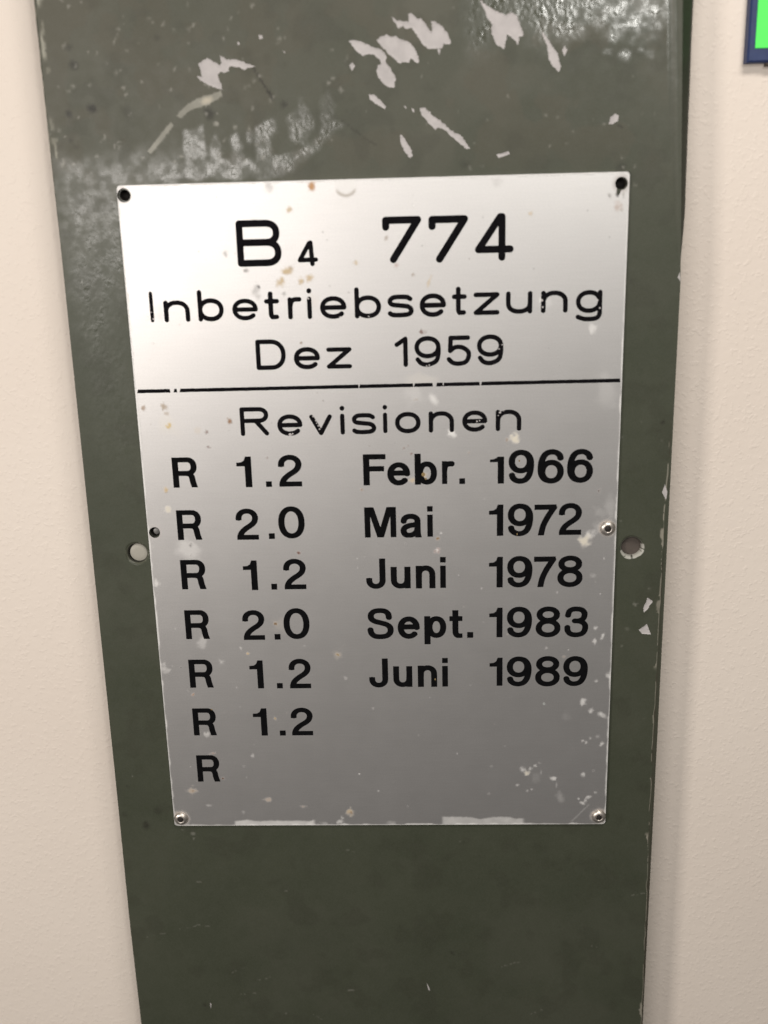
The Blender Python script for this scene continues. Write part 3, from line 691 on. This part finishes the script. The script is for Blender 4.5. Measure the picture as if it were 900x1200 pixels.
# the engraved rule, knocked through in places
D0, D1 = on_plane(161, 458.8), on_plane(726.5, 445.8); cuts = [(199, 203.5), (207, 210.5), (420, 421.2), (484, 485.4), (507, 511.5), (518.8, 519.8), (562, 564)]
rule = []; ex = [D0[0]]
for a, b in cuts: ex += [on_plane(a, 455)[0], on_plane(b, 455)[0]]
ex.append(D1[0])
for i in range(0, len(ex), 2):
    x0, x1 = ex[i], ex[i+1]; zf = lambda x: D0[1]+(D1[1]-D0[1])*(x-D0[0])/(D1[0]-D0[0]); t = .53
    if x1-x0 < .3: continue
    n = max(2, int((x1-x0)/1.2)); up = [(x0+(x1-x0)*j/n+(.18 if j in (0,) else 0), zf(x0+(x1-x0)*j/n)+t+_r.uniform(-.03, .03)) for j in range(n+1)]
    dn = [(x0+(x1-x0)*j/n-(.12 if j == 0 else 0)+(.1 if j == n else 0), zf(x0+(x1-x0)*j/n)-t+_r.uniform(-.03, .03)) for j in range(n, -1, -1)]
    rule.append((dn[::-1]+up[::-1]))
allengr = [l for w, ls, _ in engr_words for l in ls]+rule
tr = PH['tr']
tear = circle(*tr, 1.72, 32)
tear = [p if not (235 < math.degrees(math.atan2(p[1]-tr[1], p[0]-tr[0])) % 360 < 262) else (p[0]-.15, p[1]-1.25) for p in tear]
pholes = [circle(*PH['tl'], 1.9, 30, .02, 3), tear, circle(*PH['ml'], 1.68, 28, .02, 5)]
V, F, ids = sheet(outl, allengr+pholes, .38, seed=5)
cen = V[F].mean(1); F = F[~in_loops(cen, allengr+pholes)]
n0 = len(V); vv = [(V[i, 0], 0., V[i, 1]) for i in range(n0)]; ff = F.tolist()
me = mesh('plate_face', vv, ff); orient(me)
face = link('plate_face', me, plate, [M_plate])
# walls of grooves and holes, and the outer edge
ev = []; ef = []
def wall_loop(lp, prof, ccw_out):
    b = len(ev); n = len(lp); a = np.array(lp); c = a.mean(0)
    area = sum(a[i][0]*a[(i+1) % n][1]-a[(i+1) % n][0]*a[i][1] for i in range(n))
    nr = []
    for i in range(n):
        t = a[(i+1) % n]-a[i-1]; L = np.hypot(*t)+1e-9; nn = np.array([t[1], -t[0]])/L
        nr.append(nn if area > 0 else -nn)
    for off, h in prof:
        for i in range(n): ev.append((a[i][0]+nr[i][0]*off, h, a[i][1]+nr[i][1]*off))
    for k in range(len(prof)-1):
        for i in range(n):
            j = (i+1) % n; q = (b+k*n+i, b+k*n+j, b+(k+1)*n+j, b+(k+1)*n+i); ef.append(q)
wall_loop(outl, [(0, 0), (BV*.6, -.05), (BV, -.16), (BV, HP+.03)], True)
link('plate_edge', mesh('plate_edge', ev, ef, True), plate, [M_edge])
ev = []; ef = []
for l in pholes:
    ev = []; ef = []; wall_loop(l, [(0, 0), (0, HP)], False); link('hole_wall', mesh('hole_wall', ev, ef), plate, [M_black])
GD = -.13
ev = []; ef = []
for l in allengr: wall_loop(l, [(0, 0), (0, GD)], False)
link('groove_wall', mesh('groove_wall', ev, ef), plate, [M_engr])

mk = Marks(V, 0.); X, Z = V[:, 0], V[:, 1]
TAN, BRN, RED, GRY, WHT, CRM, BLK = (.50, .36, .17), (.20, .115, .05), (.13, .05, .03), (.30, .29, .28), (.80, .79, .77), (.66, .61, .50), (.02, .016, .014)
BIG = .42
for q in [(198,499,12,CRM,.35),(328,732,9,TAN,.28),(220,645,12,WHT,.55),(237,753,6,WHT,.5,9,-40),(193,783,5.5,WHT,.5),(183,683,4,WHT,.7),(493,446,14,CRM,.4,8),(483,463,11,WHT,.3),(507,468,5,WHT,.75,8,30),(530,508,4.5,WHT,.9),
  (713,458,12,WHT,.22,16),(716,592,6,WHT,.3,14),(700,617,7,WHT,.28),(702,602,8,WHT,.2),(686,633,5.5,CRM,.8,8,-20),(692,627,5,WHT,.5),(179,372,2,WHT,.6,8,-80),(186,367,4,WHT,.4,9),(694,385,5,WHT,.6),(640,355,6,WHT,.4,9),(635,352,2,WHT,.9,4),
  (337,318,5,TAN,.75),(341,314,3,BRN,.25),(329,331,4.6,TAN,.7),(352.7,329,3.6,TAN,.65),(362,325,3.8,TAN,.65),(366,353,7,TAN,.15),(339,246,3,TAN,.55),(365,217.7,3.8,(.45,.23,.08),.9,4.6,-20),(264,297,2.8,GRY,.5),(288.5,317,2.4,GRY,.8),(333,344,2.4,GRY,.6),(300,341,5,GRY,.35,7),(303.5,336.5,1.3,BLK,.8,2.2,30),
  (417,308,2.2,TAN,.5),(315,218,5,GRY,.3),(582,212,5,GRY,.25),(453,279,2.2,BRN,.5,3),(464.5,311,2.6,(.35,.2,.15),.5),(484,322,1.8,BRN,.6),(622,250,2.2,TAN,.5),(503,330,1.8,TAN,.5,5,-25),(494,388.5,2,RED,1),(498,389,2.5,RED,.3),
  (723.6,226.5,1.8,BLK,.9,3.4),(714.5,229,1.7,GRY,.9,3,30),(731,229,1.2,GRY,.8,3),(724.5,241,4.2,(.4,.3,.25),.6),(729,245,2,BRN,.4),
  (167.7,478,3,(.35,.25,.18),.8),(192,476,3.6,(.38,.3,.22),.8,3,40),(195,484,2.5,(.38,.3,.22),.5),(198,499,3.2,(.58,.42,.15),.85),(269,493,2.6,(.25,.13,.06),.95,3.2,20),(242,506,2,RED,.9),(245,524,2.1,RED,.7,1.4),(195,574,2.8,TAN,.8),(313,536.7,1.4,RED,.7),(353,401.7,1.4,BRN,.9),(232,505,4,TAN,.15),
  (488,468,3,BRN,.55,1.6),(594,515,1.6,BRN,.8,3),(603.5,514,5,CRM,.85),(473,525,1.8,RED,.9,1.2,40),(478,522.5,1.6,RED,.8,1.1,40),(481.7,531.5,1.8,RED,.9),(483,563,3.6,TAN,.6),(702,574.5,1.9,(.06,.03,.02),1),(424,574,2,BRN,.8),(497,557,3,TAN,.5),
  (197,597,3.6,CRM,.7),(223.5,639,2.6,(.10,.09,.09),.85),(224,651,2,GRY,.6),(350,648,2.1,RED,.95),(323,731,2.4,(.16,.09,.03),1),(396,767,2,(.2,.13,.05),1),(396,767,5,TAN,.2),(290,766,2,TAN,.8),(212,782,1.3,BLK,.9),(282,760,2,WHT,.5),(260,776,3,WHT,.4),
  (513.4,631,2.2,(.22,.13,.05),1),(512.6,645.5,3.4,(.28,.15,.12),.6),(512.6,644.5,1.8,WHT,.9),(517,625,1.4,WHT,.7),(475,637,1.1,BLK,.6),
  (698,736,2.4,WHT,.7),(697,752,2.3,WHT,.75,3.2),(706,746,1.8,WHT,.8,5,-20),(653,694,1.5,WHT,.4),(640,760,2,WHT,.4),(661,769,2,BRN,.5),(713,791,3,WHT,.7),(699,798,2,WHT,.5),(695,674,3,WHT,.2),
  (226,814,1.9,(.3,.16,.08),.9),(322,842,1.9,(.35,.25,.12),.9),(242,860,3.4,WHT,.55),(249,883,3.4,(.25,.12,.07),.8,1.5,20),(248,864,1.2,BLK,.5),(261,912,2,(.10,.05,.03),1),(296,886,2.4,WHT,.45),(286,898,1.4,BLK,.6),(289,911,1.2,BLK,.4),(225.5,927,5.5,(.42,.31,.2),.6),(226,927,2,BRN,.5),(314,937,4.4,(.42,.31,.22),.6,2.8),(356,945,3,(.3,.22,.16),.6,2),(411,952,4.8,(.48,.36,.2),.7),(412,953,2.2,(.18,.1,.05),.7),(421,907,1.2,WHT,.9),
  (478,945,1.3,BLK,.8),(576,898,1.4,BLK,.8),(573,930,1.4,BLK,.7),(244,944,4,WHT,.3,1.5),(285,952,2,WHT,.3),(405,795,2,GRY,.5),(437,830,1.5,GRY,.4),
  (683.6,823,3.2,WHT,.85,4.4),(692.6,833,2.8,WHT,.8),(706,838,5,WHT,.55,2.5,-35),(703,837,3,WHT,.5),(682.5,868,1.8,WHT,.7),(687,870,1.8,WHT,.6),(692,865,1.5,WHT,.5),(705,872,2.6,WHT,.7),(701,863,2.4,WHT,.35),
  (612.4,902,3.6,WHT,.85),(617,905.5,3.4,CRM,.8),(621.5,901,2.6,WHT,.6),(627.6,897.6,2,WHT,.7),(632,894,3,WHT,.2,1,-30),(648.5,912,3.1,WHT,.85),(683,908.5,2.2,WHT,.7,3.2),(695.5,903,1.5,BLK,1),(689.5,934,3,WHT,.8,2.4),(682.5,941,3.4,WHT,.8,2.6),(686,938,2,WHT,.7),(678,936,1.4,WHT,.7),(698,928.7,1.8,WHT,.55),(623,925,1.4,WHT,.7),(618,927,1.6,WHT,.5),(606.6,919.7,1.9,WHT,.5),(656.5,935,4,WHT,.22,9,10),(629,912,6,WHT,.15),(634,905,1,WHT,.4,3),(652,920,1.2,WHT,.3,4),(663,840,7,WHT,.12),(638,825,2,(.55,.66,.62),.4),
  (380,965,6,WHT,.5,2.4),(398,963,4,WHT,.7),(401,959,2.5,WHT,.5),(459,964.5,7,WHT,.4,2.5),(403,966,6,WHT,.6,1.5)]:
    mk.blob(q[0], q[1], q[2], q[3], q[4]*(BIG if q[2] >= 6 else .68 if q[3] is WHT else 1), ry=q[5] if len(q) > 5 else None, ang=q[6] if len(q) > 6 else 0, ragged=.95 if q[2] > 1.7 else .5, soft=.8)
def smear(x0, x1, y0, y1, k):
    a, b = on_plane(x0, y1), on_plane(x1, y0)
    top = b[1]+1.5*(vnoise(X, Z*0, 4, 71)-.5)+.3*(vnoise(X, Z*0, .9, 72)-.5)
    m = sstep(a[0]-.6, a[0]+.5, X)*sstep(b[0]+.8, b[0]-.6, X)*sstep(top+.25, top-.35, Z)*sstep(.15, .4, Z+.25)
    mk.put(WHT, m*k*(.75+.4*(fbm(X, Z, 2.2, 73)-.5)))
smear(276, 368, 960.5, 968, .62); smear(519, 613, 957.5, 967, .5)
# dent near the top edge: a grey-brown crescent under a paler spot
dc = on_plane(405, 216); d = np.hypot(X-dc[0], Z-dc[1]); ang = np.degrees(np.arctan2(Z-dc[1], X-dc[0]))
mk.put((.40, .36, .31), .7*np.exp(-((d-2.9)/.42)**2)*sstep(-15, -45, ang)*sstep(-165, -130, ang)); mk.put(WHT, .3*sstep(2.9, 2.2, d))
for hx, kk in ((PH['tl'], .2), (PH['tr'], .3), (PH['ml'], .2)):
    d = np.hypot(X-hx[0], Z-hx[1]); mk.put((.25, .2, .18), kk*sstep(2.9, 1.8, d+.9*(fbm(X, Z, 1.4, 81)-.5)))
for rc in RV:
    d = np.hypot(X-rc[0], Z-rc[1]); mk.put((.30, .24, .19), .5*sstep(3.2, 2.1, d+.9*(fbm(X, Z, 1.4, 82)-.5)))
border = np.minimum(np.minimum(X, PW-X), np.minimum(Z, PHt-Z))
mk.put((.78, .77, .75), .6*sstep(.55, .2, border+.5*(vnoise(X, Z, 2.3, 83)-.5)))
a, b = on_plane(669.5, 963), on_plane(690, 943)
t = np.clip(((X-a[0])*(b[0]-a[0])+(Z-a[1])*(b[1]-a[1]))/((b[0]-a[0])**2+(b[1]-a[1])**2), 0, 1)
mk.put(WHT, .14*sstep(.35, .1, np.hypot(X-a[0]-t*(b[0]-a[0]), Z-a[1]-t*(b[1]-a[1]))))
r = random.Random(9)
for i in range(150): mk.blob(r.uniform(145, 735), r.uniform(215, 960), r.uniform(.6, 1.3), r.choice((BRN, BLK, GRY, WHT, WHT)), r.uniform(.12, .5), ragged=.5, seed=i)
mk.store(me)

def flat_word(name, loops, h, mat, parent, skip=()):
    """filled letters: outline loops triangulated at depth h"""
    pts = []; edges = []
    for lp in loops:
        b = len(pts); n = len(lp); pts += [Vector(p) for p in lp]; edges += [(b+i, b+(i+1) % n) for i in range(n)]
    vo, eo, fo, *_ = delaunay_2d_cdt(pts, edges, [], 0, 1e-7)
    V_ = np.array([tuple(v) for v in vo]); F_ = np.array([f for f in fo if len(f) == 3]); F_ = F_[in_loops(V_[F_].mean(1), loops)]
    m = mesh(name, [(x, h, z) for x, z in V_], F_.tolist()); orient(m)
    return link(name, m, parent, [mat])
# scuffs where the black has come out of the letters, (px, py, radius px)
SC = [(367,488,1.3),(370,493,1.1),(373,499,1.2),(371,496,.9),(374.5,503,1.2),(369,490,.8),(340,509.5,2.2),(343,508.5,1.2),(635,352,1.8),(636,360,1.3),(634,346,1),(700,352,1.6),(703,361,1.3),(180,374,1.5),(177.5,366,.8),(588.5,404,.9),(585,409,1),(586,483.5,1.6),(590,481,1.2),(584,487,.8),(500,429,1),(503,428,1),(361,350,1.4),(399,372,1.5),(432,371,1),(559,494,1.2),(562,493,1),(381,487,.8)]
ei = 0
for w, loops, ri in engr_words:
    o = flat_word('engraved_word', loops, GD+.01, M_engr, plate); o['label'] = 'engraved black text %s' % w
o = flat_word('dividing_rule', rule, GD+.01, M_engr, plate); o['label'] = 'thin engraved black line below Dez 1959'
for w, loops, ri in print_words:
    o = flat_word('printed_word', loops, .02, M_ink, plate); o['label'] = 'printed bold black text %s in row %s' % (w, ('one', 'two', 'three', 'four', 'five', 'six', 'seven')[ri-4])
sv = []; sf = []
for i, (px, py, rr) in enumerate(SC):
    c = on_plane(px, py); lp = ragged(circle(*c, rr*.22, 9), .07, .2, i); b = len(sv)
    for k_, h in ((1, GD+.015), (.75, -.03)):
        for p in lp: sv.append((c[0]+(p[0]-c[0])*k_, h, c[1]+(p[1]-c[1])*k_))
    n = len(lp)
    for j in range(n): sf.append((b+j, b+(j+1) % n, b+n+(j+1) % n, b+n+j))
    sf.append(tuple(range(b+n, b+2*n)))
o = link('paint_fleck', mesh('paint_fleck', sv, sf), plate, [M_primer]); o['kind'] = 'stuff'
def fleck(px, py, rr, mat, seed, ry=None):
    c = on_plane(px, py); lp = ragged([(c[0]+rr*.245*math.cos(a), c[1]+(ry or rr)*.245*math.sin(a)) for a in np.linspace(0, 2*math.pi, 9)[:-1]], .06, .25, seed)
    return [(p[0], .035, p[1]) for p in lp]
sv = []; sf = []
for i, (px, py, rr, ry) in enumerate([(496,556,2.2,2.6),(499,561,1.4,1.2),(608.5,540,.9,1.2),(510,796,.9,1.4),(248,831.5,1.1,.9),(606,626,.7,1.3)]):
    q = fleck(px, py, rr, None, i, ry); b = len(sv); sv += q; sf.append(tuple(range(b, b+len(q))))
m_ = mesh('rust_fleck', sv, sf); orient(m_); o = link('rust_fleck', m_, plate, [mat_simple('ochre_rust', (.22, .15, .06), .7)]); o['kind'] = 'stuff'

# rivets: domed blind rivets whose dark open centre is a black disc
for k, c in enumerate(RV):
    q = _r.uniform(-.06, .06)
    rv = lathe('rivet', c[0], c[1], [(2.3, -.02), (2.27, .12), (2.12, .45), (1.85, .75), (1.5, .96), (1.2, 1.03), (1.0, 1.0), (.9, .85), (.88, .3)], M_rivet, plate, 40, True, .012, k)
    lathe('rivet_hole', c[0], c[1], [(.89, .2), (.885, .8)], M_black, rv, 24)
for k, c in PH.items():
    lathe('empty_hole', c[0], c[1], [(1.5, HP), (1.45, HP-3)], M_black, strip, 24)
lathe('broken_stub', PH['ml'][0]+.35, PH['ml'][1]+.12, [(1.05, HP-.9), (1.0, HP-.2), (.8, HP-.1)], M_zinc, strip, 20, wob=.05)

# ---------------------------------------------------------------- sign at the upper right
sgx, sgz = on_plane(875.3, 73.5, -9.5)
sign = thing('wall_sign', 'bright green sign in a navy blue frame on the cream wall', 'sign', (0, 0, Z0))
def box(v, f, x0, x1, h0, h1, z0, z1, bv=.5):
    b = len(v)
    for h, i in ((h0, 0), (h1-bv, 0), (h1, bv)):
        v += [(x0+i, h, z0+i), (x1-i, h, z0+i), (x1-i, h, z1-i), (x0+i, h, z1-i)]
    for k in (0, 1):
        for i in range(4): j = (i+1) % 4; f.append((b+k*4+i, b+k*4+j, b+(k+1)*4+j, b+(k+1)*4+i))
    f.append((b+8, b+9, b+10, b+11)); f.append((b+3, b+2, b+1, b))
v = []; f = []; box(v, f, sgx, sgx+150, WALL-.2, -9.5, sgz, sgz+100, .5); link('sign_frame', mesh('sign_frame', v, f), sign, [M_navy])
v = []; f = []; box(v, f, sgx+1.9, sgx+148, -9.7, -9.3, sgz+3.5, sgz+97, .12); link('sign_face', mesh('sign_face', v, f), sign, [M_lime])
v = []; f = []; box(v, f, sgx+5.6, sgx+30, WALL-.1, WALL+3.0, sgz-.8, sgz+60, .3); link('sign_lower_block', mesh('sign_lower_block', v, f), sign, [M_brown])  # small dark brown block showing below the frame
